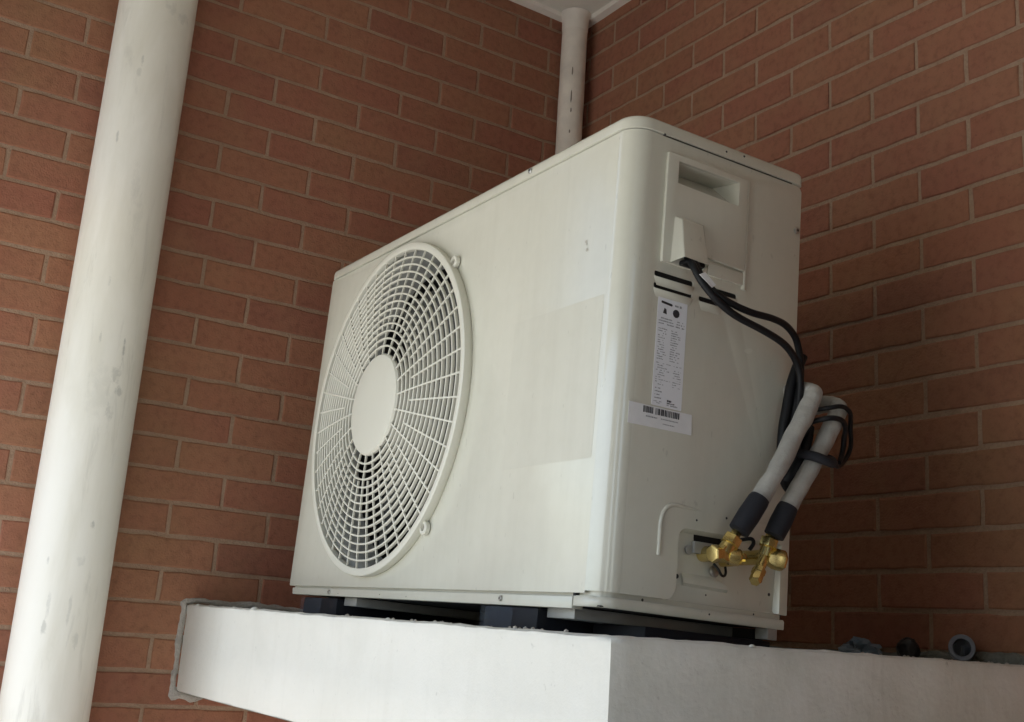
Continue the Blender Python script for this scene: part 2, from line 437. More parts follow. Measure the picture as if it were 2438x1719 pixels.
# unseen light blockers
rwall((-1.75,-2.90,FZ), (-1.40,-2.72,CZ+0.01), 'added unseen side wall beside the camera that blocks light')
rwall((-1.14,-2.90,FZ), (0.30,-2.72,CZ+0.01), 'added unseen side wall right of the slot that blocks light')
rwall((-1.40,-2.89,-0.30), (-1.14,-2.73,CZ+0.01), 'added unseen lintel that closes the light slot at the top')  # slot placed so the sky through it glints on the unit's rounded edge
rwall((-1.40,-2.89,FZ), (-1.14,-2.73,-2.0), 'added unseen sill that closes the light slot at the bottom')
rwall((XR,-3.50,-0.42), (XR+0.18,0.0,CZ+0.01), 'added unseen beam at the roof edge that cuts sky light from above')
rwall((-4.15,-5.0,FZ), (-3.95,-3.0,1.2), 'added unseen wall panel that keeps light off the right wall')
rwall((XR+0.19,-3.80,-0.95), (-1.75,-3.62,CZ+0.01), 'added unseen rear beam that darkens the upper walls')

# ceiling edge strip along both walls
g = G()
def strip(p0, p1, inn):
    n = 40
    vs = []; fs = []
    for i in range(n + 1):
        t = i / n; p = Vector(p0).lerp(Vector(p1), t)
        q = noise.noise(Vector((p.x*9, p.y*9, 3.3)))
        zz = CZ - 0.004 - 0.005 * q; wd = 0.024 + 0.006 * noise.noise(Vector((p.x*14, p.y*14, 8.1)))
        vs += [Vector((p.x, p.y, zz)), Vector((p.x, p.y, CZ + 0.02)), Vector((p.x, p.y, zz + 0.003)) + Vector(inn) * wd, Vector((p.x, p.y, CZ + 0.02)) + Vector(inn) * (wd + 0.006)]
    for i in range(n):
        a = i*4; b = a + 4
        fs += [(a, b, b+2, a+2), (a+2, b+2, b+3, a+3), (a, a+1, b+1, b)]
    g.add(vs, fs)
strip((XW,-0.003,0), (0,-0.003,0), (0,-1,0)); strip((-0.003,-0.02,0), (-0.003,-3.6,0), (-1,0,0))
tag(g.obj('ceiling_edge', M_trim, ang=50), 'uneven pale paint edge where the ceiling meets the bricks', kind='structure')

# ------------------------------------------------------------------ concrete ledge
def ledge_top(x, y):
    return -1.330 + 0.014 * y + 0.004 * (x + 1.03)
XL, YL = -1.036, -1.606
root = empty('concrete_ledge', (-0.5, -0.8, -1.55)); tag(root, 'white painted concrete ledge cast into both brick walls under the air conditioner', 'ledge')
def ledge_bot(x, y): return -1.524 + 0.012 * y
g = G()
# outline across the section: built as a skin of (s along the edge) x (profile)
path = []
n1, n2 = 90, 70
for i in range(n1 + 1): path.append((XL, 0.05 + (YL - 0.05) * i / n1, (-1, 0)))
cor = len(path) - 1
for i in range(1, n2 + 1): path.append((XL + (0.05 - XL) * i / n2, YL, (0, -1)))
vs = []; fs = []
NP = 9
for i, (x, y, nr) in enumerate(path):
    nx, ny = nr
    if i == cor: nx, ny = -0.7, -0.7
    zt, zb = ledge_top(x, y), ledge_bot(x, y)
    e = 0.5 + noise.noise(Vector((x*22, y*22, 1.7))) + 0.6*noise.noise(Vector((x*60, y*60, 5.1)))
    lip = 0.0014 * max(0, e)
    prof = [(-0.10, zt - 0.001), (-0.020, zt), (-0.006, zt + lip), (0.0015, zt - 0.003 + lip*0.6), (0.0025, zt - 0.010), (0.0, zt - 0.024), (0.0, (zt+zb)/2), (0.0, zb + 0.004), (-0.004, zb)]
    if i == cor: prof = [(a if a < 0 else a - 0.003, b) for a, b in prof]
    for k, (off, z) in enumerate(prof):
        px, py = x + nx*off, y + ny*off
        q = 0.0016 * noise.noise(Vector((px*13, py*13, z*13))) + 0.0012 * noise.noise(Vector((px*50, py*50, z*50)))
        vs.append((px + nx*q, py + ny*q, z + (q if k < 4 else 0)))
for i in range(len(path) - 1):
    for k in range(NP - 1):
        fs.append((i*NP+k, (i+1)*NP+k, (i+1)*NP+k+1, i*NP+k+1))
g.add(vs, fs)
# plain core under and behind the skin
g.add([(XL+.06,.05,ledge_top(XL,0)-.0015),(.05,.05,ledge_top(0,0)-.0015),(.05,YL+.06,ledge_top(0,YL)-.0015),(XL+.06,YL+.06,ledge_top(XL,YL)-.0015)], [(0,1,2,3)])
g.add([(XL+.002,.05,ledge_bot(XL,0)),(.05,.05,ledge_bot(0,0)),(.05,YL+.002,ledge_bot(0,YL)),(XL+.002,YL+.002,ledge_bot(XL,YL))], [(0,1,2,3)])
sl = g.obj('slab', M_white, root, ang=50)
sl.location = -root.location
# cement packed round the ledge where it enters the walls
def blob_strip(pts, name, th, parent, axis, mt=None):
    """irregular cement fillet: pts = (u, v, halfwidth) along the wall plane"""
    g = G(); vs = []; fs = []
    P = []
    for i in range(len(pts)-1):
        for k in range(10):
            t = k/10; P.append(tuple(pts[i][j]*(1-t)+pts[i+1][j]*t for j in range(3)))
    P.append(pts[-1]); n = len(P)
    prof = [(-1.0, 0.0), (-0.8, 0.55), (-0.3, 1.0), (0.3, 0.95), (0.8, 0.5), (1.0, 0.0)]
    for i, (u, v, hw) in enumerate(P):
        a = P[max(i-1,0)]; b = P[min(i+1,n-1)]
        d = Vector((b[0]-a[0], b[1]-a[1])); d.normalize(); nn = Vector((-d.y, d.x))
        for q, hh in prof:
            k = 1 + 0.85*noise.noise(Vector((u*34+q*1.3, v*34, 7.7))) + 0.3*noise.noise(Vector((u*90, v*90+q*2, 2.2)))
            uu = u + nn.x*q*hw*k; vv = v + nn.y*q*hw*k
            dep = -0.002 + (th + 0.004*noise.noise(Vector((uu*40, vv*40, 4)))) * hh
            vs.append((uu, -dep, vv) if axis == 'L' else (-dep, uu, vv))
    m = len(prof)
    for i in range(n-1):
        for k in range(m-1): fs.append((i*m+k, i*m+k+1, (i+1)*m+k+1, (i+1)*m+k))
    g.add(vs, fs)
    o = g.obj(name, mt or M_cement, parent, ang=60); o.location = -parent.location
    return o
blob_strip([(-.60,-1.326,.004),(-.75,-1.324,.006),(-.90,-1.321,.008),(-1.02,-1.320,.009),(-1.043,-1.324,.009),(-1.045,-1.37,.008),(-1.045,-1.42,.010),(-1.045,-1.48,.007),(-1.045,-1.515,.009),(-1.038,-1.530,.013),(-1.00,-1.537,.010),(-.965,-1.532,.004)], 'cement_fillet', 0.010, root, 'L')
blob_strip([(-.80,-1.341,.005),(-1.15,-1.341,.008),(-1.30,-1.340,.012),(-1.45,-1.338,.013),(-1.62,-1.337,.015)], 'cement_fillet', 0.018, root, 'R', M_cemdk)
# dribbles of plaster on the ledge edge
for (x, y, s) in ((XL+.004, -.42, .006), (XL+.006, -.30, .003), (XL+.003, -.02-.05, .004), (XL+.01,-1.0,.003), (-.80,YL+.004,.0025), (-.66,YL+.004,.003)):
    gg = G().lathe((0,0,-s*.4), (0,0,1), [(0, s*1.8), (s*.7, s*1.4), (s*1.1, s*.6), (s*1.2, s*.1)], 8)
    o = gg.obj('plaster_dribble', M_white, root, ang=70); o.location = Vector((x, y, ledge_top(x, y))) - root.location

# ------------------------------------------------------------------ pipes on the walls
r = 0.0906
root = empty('drainpipe', (-1.3396, -0.100, FZ)); tag(root, 'thick white scuffed drainpipe standing in front of the left brick wall', 'drainpipe')
G().lathe((0,0,0), (0,0,1), [(0, r), (1.2, r), (1.9, r), (2.5, r), (3.005, r), (CZ - FZ + .005, r)], 72, caps=False).obj('pipe', M_pipe, root, ang=60)
G().lathe((0,0,3.20), (0,0,1), [(0, r), (0.001, r+.0035), (0.10, r+.004), (0.101, r)], 72, caps=False).obj('coupling', M_pipe, root, ang=60)
for z in (-2.1, 0.40):
    G().lathe((0,0,z-FZ), (0,0,1), [(0, r-.001), (0, r+.003), (0.03, r+.003), (0.03, r-.001)], 48, caps=False).box((-.02, r-.004, z-FZ+.005), (.02, .105, z-FZ+.025)).obj('pipe_clip', M_gal, root)
def conduit(x, y, rr, label, seed):
    root = empty('corner_pipe', (x, y, -1.35)); tag(root, label, 'pipe')
    top = CZ + 1.35 + .01
    G().tube([(0,0,0), (0,.001,.6), (.001,0,1.2), (0,0,top)], rr, 24, 12, caps=False, wob=0.05, seed=seed).obj('pipe', M_cond, root, ang=60)
    G().lathe((0,0,top-.062), (0,0,1), [(0, rr), (.006, rr+.0015), (.03, rr+.002), (.05, rr+.004), (.062, rr+.009)], 24, caps=False).obj('plaster_collar', M_trim, root, ang=60)
    return root
cr = conduit(-0.0685, -0.0460, 0.0395, 'slim painted pipe running up the inside corner behind the unit', 2)
for z, hh, da in ((.50,.016,-2), (.245,.045,0), (.20,.016,2), (.13,.012,1), (.33,.03,-1)):
    aa = R(-124 + da); c = Vector((math.cos(aa), math.sin(aa), 0))
    tv = Vector((-c.y, c.x, 0)); base = c*.0402 + Vector((0, 0, z + 1.35))
    G().add([base + tv*x*.0022 + c*.0006*(1-abs(x)) + Vector((0,0,y)) for x, y in ((-1,-hh*.3),(0,-hh*.5),(1,-hh*.2),(.8,hh*.3),(0,hh*.5),(-.8,hh*.35))], [(0,1,2,3,4,5)]).obj('paint_crack', M_crack, cr, smooth=False)

# ------------------------------------------------------------------ the outdoor air-conditioning unit
MA = Matrix(((0.99934762, 0.02432575, 0.02669473), (-0.02391142, 0.99959029, -0.01573222), (-0.02706649, 0.01508364, 0.99951983)))
OA = Vector((-0.93, -1.4378, -1.3129))
WD, DP, HT = 1.1673, 0.3536, 0.7496
def LW(p): return OA + MA @ Vector(p)                 # unit coordinates: x into depth, y towards the left wall, z up
unit = empty('air_conditioner', OA); unit.matrix_world = Matrix.Translation(OA) @ MA.to_4x4()
tag(unit, 'ivory outdoor air conditioner unit with a round fan guard standing on the white ledge', 'air conditioner')
fr = lambda u, v, w_: (w_, u, v)                      # front sheet: u = y, v = z
sd_ = lambda u, v, w_: (u, w_, v)                     # side sheet:  u = x, v = z
RC = 0.036; ZB, ZBS, ZT = 0.0185, 0.0222, 0.7262
FY, FZc, FRO = 0.771, 0.3745, 0.337
plate('front_panel', [rrect(RC, ZB, WD, ZT, (0, .004, .004, 0)), circ(FY, FZc, 0.326)], 0.003, fr, M_paint, unit, bev=0.0008)
# side panel with the wrap-round corner
slots = [rrect(.0575, .4965, .133, .5048, .003, 3), rrect(.0575, .4778, .132, .4861, .003, 3), rrect(.172, .4975, .222, .5055, .003, 3), rrect(.146, .4775, .191, .4852, .003, 3)]
def recess_loop(e):
    L = [(.108+e, .0226)]
    for k in range(9):
        a = R(270 + 90*k/8); L.append((.113 + e + .020*math.cos(a), .0426 + .020*math.sin(a)))
    for k in range(9):
        a = R(180 - 90*k/8); L.append((.149 + (.016-e)*math.cos(a), .1125 + (.016-e)*math.sin(a)))
    for k in range(5):
        a = R(90 - 90*k/4); L.append((.334 + (.004-e*.3)*math.cos(a), .1245 - e*.7 + (.004-e*.3)*math.sin(a)))
    L.append((.338 - e, .0226))
    return L
recess = recess_loop(0)
sp_ = plate('side_panel', [rrect(RC, ZBS, DP, ZT, (0, .002, .012, 0))] + slots + [recess, [(.0868,.6538),(.2102,.6508),(.2102,.6902),(.0868,.6892)]], 0.003, sd_, M_paint, unit, bev=0.0008)
g = G(); vs = []; fs = []; n = 16
for k in range(n + 1):
    a = R(90) * k / n
    for z in (ZBS, ZT): vs.append((RC - RC*math.cos(a), RC - RC*math.sin(a), z))
for k in range(n): fs.append((2*k, 2*k+2, 2*k+3, 2*k+1))
g.add(vs, fs).obj('corner_wrap', M_edge, unit, ang=60)
G().box((.0035, WD-.004, ZB), (DP, WD-.0005, ZT)).obj('side_panel', M_paint, unit, smooth=False)
G().box((DP-.004, .012, ZB), (DP-.001, WD-.006, ZT)).obj('rear_coil', M_dark, unit, smooth=False)
# top cap
def loop_rr(x0, y0, x1, y1, r, n=12): return rrect(x0, y0, x1, y1, r, n)
g = G(); vs = []; fs = []
prof = [(.7275, 0.0), (.7275, .0040), (.7385, .0040), (.7440, .0032), (.7475, .0008), (.7490, -.004), (.7496, -.012)]
rings = []
for z, off in prof:
    lp = rrect(-off, -off, DP + off*0.4, WD + off*0.6, (RC + off, .012, .012, .020), 12)
    rings.append(lp); vs += [(x, y, z) for x, y in lp]
m = len(rings[0])
for i in range(len(prof) - 1):
    for k in range(m): fs.append((i*m+k, i*m+(k+1) % m, (i+1)*m+(k+1) % m, (i+1)*m+k))
fs.append(tuple((len(prof)-1)*m + k for k in range(m))); fs.append(tuple(reversed(range(m))))
cap = g.add(vs, fs).obj('top_cap', M_paint, unit, ang=40)
G().box((.056, -.0006, .7252), (.330, .004, .7274)).obj('shadow_gap', M_gap, unit, smooth=False)
def screw(x, y, z, d, rr=.0055, par=unit):
    o = G().lathe((x,y,z), d, [(0, rr), (.0014, rr), (.0028, rr*.75), (.0032, rr*.2)], 12).obj('screw', M_screw, par)
    dv = Vector(d)
    G().lathe(Vector((x,y,z)) + dv*.0030, d, [(0, rr*.45), (.0006, rr*.40)], 4).obj('screw_slot', M_screwd, o, smooth=False)
screw(-.004, .294, .7385, (-1,0,0)); screw(.348-.004, -.001, .646, (0,-1,0), .0058); 
for x, z in ((.182,.7365), (.220,.7402), (.0565,.7262)): G().lathe((x,-.0036,z), (0,-1,0), [(0,.0022),(.0008,.0018)], 8).obj('rivet', M_screwd, unit)
# base tray
g = G(); 
g.box((.009, RC+.03, .010), (.02, WD-.012, .0215))
lp = [(RC+.028, .0138), (RC+.028, -.0035), (WD-.027, .0005), (WD-.024, .0030), (WD-.0225, .0133), (WD-.0245, .0145)]
tray = plate('base_tray', [lp], 0.02, lambda u, v, w_: (w_ - .0005, u, v), M_paint, unit, bev=0.0012)
g.obj('tray_groove', M_paint, unit, smooth=False)
# wrap-round lower skirt of the side
g = G(); vs = []; fs = []
pr = []
for k in range(13):
    a = R(90)*k/12; pr.append((RC - RC*math.cos(a), RC - RC*math.sin(a)))
pr = [(0, RC+.026)] + pr + [(DP-.035, 0), (DP-.006, .0)]
for x, y in pr: vs += [(x+.002 if x < .01 else x, y+.0020, .0152), (x, y-.0005, .0125), (x, y-.0005, .0030), (x+.001, y+.0015, .0005)]
for i in range(len(pr)-1):
    for k in range(3): fs.append((i*4+k, (i+1)*4+k, (i+1)*4+k+1, i*4+k+1))
g.add(vs, fs).obj('base_skirt', M_paint, unit, ang=50)
g = G(); vs = []; fs = []
pr2 = [(0.008, RC+.03)] + [(RC+.0 - (RC-.008)*math.cos(R(90)*k/10), RC - (RC-.008)*math.sin(R(90)*k/10)) for k in range(11)] + [(DP-.008, .008)]
for x, y in pr2: vs += [(x, y, .026), (x, y, .0005)]
for i in range(len(pr2)-1): fs.append((i*2, i*2+2, i*2+3, i*2+1))
g.add(vs, fs).obj('skirt_groove', M_paint, unit, ang=50)
G().box((.008, .008, .001), (DP-.006, WD-.03, .003)).obj('base_plate', M_dark, unit, smooth=False)
G().box((.0008, .0585, .0145), (.012, .0645, .0235)).obj('seam_gap', M_dark, unit, smooth=False)
for y, z in ((.259,.0070), (.938,.0072)): screw(-.001, y, z, (-1,0,0), .0045)
for y, z in ((.894,.005), (.589,.004), (.70,.006)): G().lathe((-.0004,y,z), (-1,0,0), [(0,.0012),(.0004,.001)], 8).obj('drain_hole', M_screwd, unit)
# rails under the tray and rubber pads
for y0, y1, xb in ((.845, .905, .34), (.085, .157, .34)):
    G().box((.020, y0, -.017), (xb, y1, -.0005)).obj('foot_rail', M_gal, unit, bev=.0012)
for y0, y1 in ((.908, 1.085), (.160, .318)):
    g = G().box((.005, y0, -.042), (.33, y1, -.004)); g.obj('rubber_or_shade_pad', M_rub, unit, bev=.006)
    g = G()
    n = 14; vs = []; fs = []
    for i in range(n+1):
        t = i/n; y = y1 + .004 - (y1 - y0)*.62*t
        for k, z in enumerate((-.040, -.028, -.016, -.006)):
            q = noise.noise(Vector((y*60, z*90, 3)))
            vs.append((.002 - .004*abs(q), y, z + .002*q))
    for i in range(n):
        for k in range(3): fs.append((i*4+k, (i+1)*4+k, (i+1)*4+k+1, i*4+k+1))
    g.add(vs, fs).obj('plastic_wrap', M_clear, unit, ang=80)
G().box((.322,.04,-.043), (.343,1.08,-.001)).obj('under_shade_strip', M_dark, unit, smooth=False)  # black strip added to stand for the shade in the gap below the tray
G().box((.318,.003,-.016), (.3375,.03,.0005)).obj('rear_bracket', M_gal, unit, bev=.001)

# black block added in place of the deep shade under the unit
G().box((.10, .022, -.044), (.343, .150, -.0175)).obj("rubber_or_shade_pad", M_rub, unit, bev=.004)

# fan behind the guard
G().lathe((.30,FY,FZc), (-1,0,0), [(0,.02),(0,.325),(.21,.325)], 64, caps=False).obj('fan_chamber', M_dark, unit)
G().lathe((.085,FY,FZc), (-1,0,0), [(0,.312),(.03,.312),(.055,.315),(.072,.321),(.081,.328)], 96, caps=False).obj('bell_mouth', M_bell, unit, ang=60)
fan = G().lathe((.20,FY,FZc), (-1,0,0), [(0,.07),(.11,.07),(.122,.062),(.125,.01)], 40).obj('fan', M_blade, unit)
for b in range(3):
    a0 = R(78 + 120*b); vs = []; fs = []; nr, na = 8, 10
    for i in range(nr+1):
        rr = .065 + (.305-.065)*i/nr
        for k in range(na+1):
            t = k/na; sw = R(62 + 12*i/nr); an = a0 + sw*(t - .5) + R(16)*(i/nr)**1.5
            vs.append((.085 + .095*t + .012*math.sin(math.pi*t), FY + rr*math.cos(an), FZc + rr*math.sin(an)))
    for i in range(nr):
        for k in range(na): fs.append((i*(na+1)+k, i*(na+1)+k+1, (i+1)*(na+1)+k+1, (i+1)*(na+1)+k))
    G().add(vs, fs).obj('blade', M_blade, fan, ang=60)
# fan guard
def dome(rr): return -.0145 - .017 * (1 - min(1, max(0, (rr - .10) / .222)) ** 1.6)
fg = G().lathe((0,FY,FZc), (-1,0,0), [(.0,.3350),(.003,.3368),(.013,.3368),(.0168,.3362),(.0178,.3345),(.0178,.3240),(.0170,.3222),(.006,.3215)], 128, caps=False).obj('fan_guard', M_guard, unit, ang=50)
G().lathe((-.0235,FY,FZc), (-1,0,0), [(0,.1035),(.005,.1035),(.0095,.1005),(.0105,.096),(.0125,.05),(.013,.003)], 72).obj('hub_cap', M_guard, fg, ang=30)
NRG = 13
for k in range(1, NRG + 1):
    rr = .104 + (.3225 - .104) * k / (NRG + 1)
    d = dome(rr); hw = .0019
    prof = [(-d - .0068, rr - hw*.6), (-d - .001, rr - hw), (-d, rr - hw*.5), (-d, rr + hw*.5), (-d - .001, rr + hw), (-d - .0068, rr + hw*.6), (-d - .0068, rr - hw*.6)]
    G().lathe((0,FY,FZc), (-1,0,0), prof, 120, caps=False).obj('guard_ring', M_guard, fg, ang=60)
spoke_meshes = {}
for k in range(44):
    key = k % 2
    if key not in spoke_meshes:
        g = G(); ra = .100 if key == 0 else .155; vs = []; fs = []; nn = 14
        for i in range(nn+1):
            rr = ra + (.323 - ra)*i/nn; d = dome(rr); hw = .0017
            vs += [(d + .0046, -hw*.7, rr), (d + .0008, -hw, rr), (d + .0002, 0, rr), (d + .0008, hw, rr), (d + .0046, hw*.7, rr)]
        for i in range(nn):
            for q in range(5): fs.append((i*5+q, i*5+(q+1) % 5, (i+1)*5+(q+1) % 5, (i+1)*5+q))
        fs += [(0,1,2,3,4), tuple(nn*5+q for q in (4,3,2,1,0))]
        spoke_meshes[key] = g.add(vs, fs).mesh('guard_spoke', M_guard, ang=50)
    o = link('guard_spoke', spoke_meshes[key], fg, (0, FY, FZc)); o.rotation_euler = (R(4 + 360*k/44), 0, 0)
for y, z, up in ((.537,.627,1), (.537,.125,-1)):
    dv = Vector((0, y - FY, z - FZc)).normalized()
    c = Vector((0, FY, FZc)) + dv*(FRO + .006)
    g = G().lathe(c + Vector((-.002,0,0)), (-1,0,0), [(0,.0130),(.007,.0128),(.0085,.0112),(.0087,.0066),(.004,.0060),(.004,.001)], 24)
    tb = g.obj('guard_tab', M_guard, fg, ang=40)
    G().lathe(c + Vector((-.006,0,0)), (-1,0,0), [(0,.0050),(.0015,.0042)], 12).obj('screw', M_screw, tb)

# faint marks on the front
plate('residue_film', [rrect(.045, .212, .300, .462, .003, 3)], 0.0002, lambda u, v, w_: (w_ - .0003, u, v), M_film, unit)
g = G()
for (y, z, a, b) in ((.106,.561,.006,.0022), (.104,.5565,.004,.0018), (.102,.5465,.0028,.0026)): g.lathe((-.0006,y,z), (-1,0,0), [(0,b*1.3),(.0002,b)], 8)
g.obj('faded_print', M_faint, unit)['kind'] = 'stuff'

# access cover with its cable hood
cov = plate('access_cover', [[(.066,.520),(.152,.520),(.1535,.5215),(.1535,.5485),(.2285,.5445),(.2300,.546)] + rrect(.0645, .6, .2300, .701, (0,0,.004,.004), 4)[2:] + [(.0645,.523)],
                            [(.0865,.6535),(.2105,.6505),(.2105,.6905),(.0865,.6895)]], .0065, lambda u, v, w_: (u, w_ - .0065, v), M_paint, unit, bev=.0014)
g = G(); dp = .042
A = [(.0865,-.006,.6535),(.2105,-.006,.6505),(.2105,-.006,.6905),(.0865,-.006,.6895)]
Bk = [(.0865,-.0045,.6535),(.1960,-.0045,.6508),(.1960,dp,.6905),(.0865,dp,.6895)]
g.add(A + Bk, [(4,5,6,7),(0,4,7,3),(1,2,6,5),(2,3,7,6)]).obj('hand_scoop', M_paint, cov, ang=20)
g = G()
g.add([(.084,-.0065,.5985),(.142,-.0065,.5985),(.0805,-.0065,.5215),(.141,-.0065,.5215),
       (.0950,-.0130,.5935),(.1355,-.0130,.5935),(.0880,-.0320,.5265),(.1365,-.0310,.5250)],
      [(0,1,5,4),(4,5,7,6),(0,4,6,2),(1,3,7,5)]).obj('cable_hood', M_paint, cov, ang=20, bev=.0022)
G().box((.097,-.0275,.5200), (.1325,-.006,.5280)).obj('cable_gland', M_cable, cov, bev=.003)
plate('lower_lip', [rrect(.1575,.5215,.2318,.5425,.003,3)], .0035, lambda u, v, w_: (u, w_ - .0035, v), M_paint, cov, bev=.001)
G().tube([(.2335,-.001,.515),(.2335,-.001,.58),(.2335,-.001,.66),(.2335,-.001,.700)], .0042, 10).obj('cover_rib', M_paint, unit, ang=60)
# louvre backs and lips
for (x0, x1, z) in ((.056,.135,.4962), (.056,.134,.4775), (.171,.224,.4972), (.145,.193,.4772)):
    G().box((x0, .0032, z-.006), (x1, .03, z+.012)).obj('louvre_void', M_dark, unit, smooth=False)
    G().add([(x0,-.0002,z-.0005),(x1,-.0002,z-.0005),(x0+.003,-.0024,z-.0015),(x1-.003,-.0024,z-.0015),(x0+.006,-.0002,z-.014),(x1-.006,-.0002,z-.014),(x0+.003,-.0005,z-.0005),(x1-.003,-.0005,z-.0005)],
            [(0,1,3,2),(2,3,5,4),(0,2,4),(1,5,3)]).obj('louvre_lip', M_paint, unit, ang=60)
# labels and their print
rl = random.Random(11)
lab = plate('rating_label', [rrect(.0672,.2985,.1240,.4655,.0015,3)], .0004, lambda u, v, w_: (u - .0*v, w_ - .0005, v), M_label, unit)
g = G(); gd = G()
def mark(gg, x0, z0, x1, z1): gg.box((x0, -.00085, z0), (x1, -.0006, z1))
def rag(gg, x0, z0, x1, z1, dens=.75):
    """a line of unreadable small print: short ragged strokes"""
    x = x0
    while x < x1:
        wdt = rl.uniform(.0008, .0034)
        if rl.random() < dens:
            a, b = z0 + rl.uniform(0, .0005), z1 - rl.uniform(0, .0007)
            if b > a: mark(gg, x, a, min(x + wdt, x1), b)
        x += wdt + rl.uniform(.0003, .0008)
for k in range(9):      # the blurred name at the top of the plate
    x = .0755 + k*.0022; gd.lathe((x, -.0006, .4585 - .0002*k), (0,-1,0), [(0,.0021),(.0002,.0019)], 8)
rag(g, .100, .4555, .116, .4590); 
gd.add([(.0775,-.0008,.4415),(.0850,-.0008,.4405),(.0838,-.0008,.4480),(.0800,-.0008,.4500)], [(0,1,2,3)])
gd.lathe((.1030,-.0006,.4455), (0,-1,0), [(0,.0066),(.0002,.0062)], 10)
z = .4345
for i in range(3): rag(g, .0705, z - .0022, .120, z); z -= .0042
z -= .004
for i in range(14):
    rag(g, .0712, z - .0018, .0712 + rl.uniform(.010, .017), z); rag(g, .0955, z - .0018, .0955 + rl.uniform(.012, .019), z, .85); z -= .0036
z -= .003
for i in range(10):
    rag(g, .0712, z - .0016, .0712 + rl.uniform(.008, .030), z, .55); 
    if rl.random() < .6: rag(g, .104, z - .0016, .119, z, .6)
    z -= .0036
z -= .002
for i in range(4): rag(g, .0720, z - .0022, .0720 + rl.uniform(.008, .014), z); z -= .0050
rag(g, .0710, .3045, .086, .3062); rag(g, .0710, .3020, .084, .3037); rag(gd, .0960, .3075, .1040, .3105, .9); rag(gd, .0960, .3045, .1100, .3065, .9); rag(g, .0960, .3015, .1160, .3035)
g.obj('small_print', M_ink, lab, smooth=False)['kind'] = 'stuff'; gd.obj('bold_print', M_inkd, lab, smooth=False)['kind'] = 'stuff'
bl = plate('barcode_label', [[(.0260,.2960),(.1440,.2965),(.1455,.2655),(.0262,.2640)]], .0004, lambda u, v, w_: (u, w_ - .0014, v), M_tape, unit)
g = G(); x = .0525
while x < .1185:
    wdt = rl.choice((.0006,.0009,.0014,.0021))
    if not (.0715 < x < .0745): g.box((x, -.0019, .2848 - rl.uniform(0,.0004)), (x + wdt, -.00165, .2942))
    x += wdt + rl.choice((.0006,.0010,.0015))
g.obj('barcode', M_inkd, bl, smooth=False)['kind'] = 'stuff'
g = G()
def rag2(x0, z0, x1, z1):
    x = x0
    while x < x1:
        wdt = rl.uniform(.0008,.0030); g.box((x,-.0018,z0),(x+wdt,-.00165,z1)); x += wdt + .0007
rag2(.058,.2785,.078,.2805); rag2(.086,.2790,.118,.2805); rag2(.090,.2720,.112,.2735)
g.obj('small_print', M_ink, bl, smooth=False)['kind'] = 'stuff'
# embossed rib and the pressed valve recess
G().tube([(.0985,.0006,.083),(.0985,.0002,.108),(.0985,.0002,.128),(.1020,.0002,.1440),(.1110,.0002,.1545),(.1250,.0002,.1585),(.150,.0008,.1578),(.185,.0022,.156)], lambda t: .0036*(1 if t < .6 else 1 - .5*(t-.6)/.4), 10).obj('embossed_rib', M_paint, unit, ang=60)
vp = plate('valve_plate', [rrect(.118, .006, .348, .133, .002, 3), rrect(.170, .1085, .226, .1275, (.008,.004,.001,.001), 4)], .002, lambda u, v, w_: (u, w_ + .0095, v), M_paint, unit, bev=.0006)
G().box((.15,.013,.09), (.24,.10,.135)).obj('valve_void', M_dark, unit, smooth=False)
g = G(); A0, A1, A2 = recess_loop(0), recess_loop(.003), recess_loop(.0065); n = len(A0)
g.add([(x, .0002, z) for x, z in A0] + [(x, .0035, z) for x, z in A1] + [(x, .0095, z) for x, z in A2],
      [(q*n+i, q*n+i+1, (q+1)*n+i+1, (q+1)*n+i) for q in (0, 1) for i in range(n-1)]).obj('recess_wall', M_paint, unit, ang=70)
G().add([(.150,.0095,.064),(.205,.0095,.064),(.148,.0035,.058),(.232,.0035,.055),(.150,.0030,.050),(.235,.0030,.048),(.152,.0095,.046),(.238,.0095,.044)],
        [(0,1,3,2),(2,3,5,4),(4,5,7,6)]).obj('pressed_step', M_paint, unit, ang=60)
for x, z, q in ((.1425,.058,.0036),(.075,.0172,.0022),(.1655,.142,.0018),(.223,.153,.002),(.324,.051,.0026),(.199,.037,.0014),(.199,.0095,.0016),(.285,.018,.0016)):
    yy = .0094 if (.134 < x < .338 and .022 < z < .128) else -.0006
    G().lathe((x,yy,z), (0,-1,0), [(0,q),(.0005,q*.8)], 10).obj('drain_hole', M_screwd, unit)

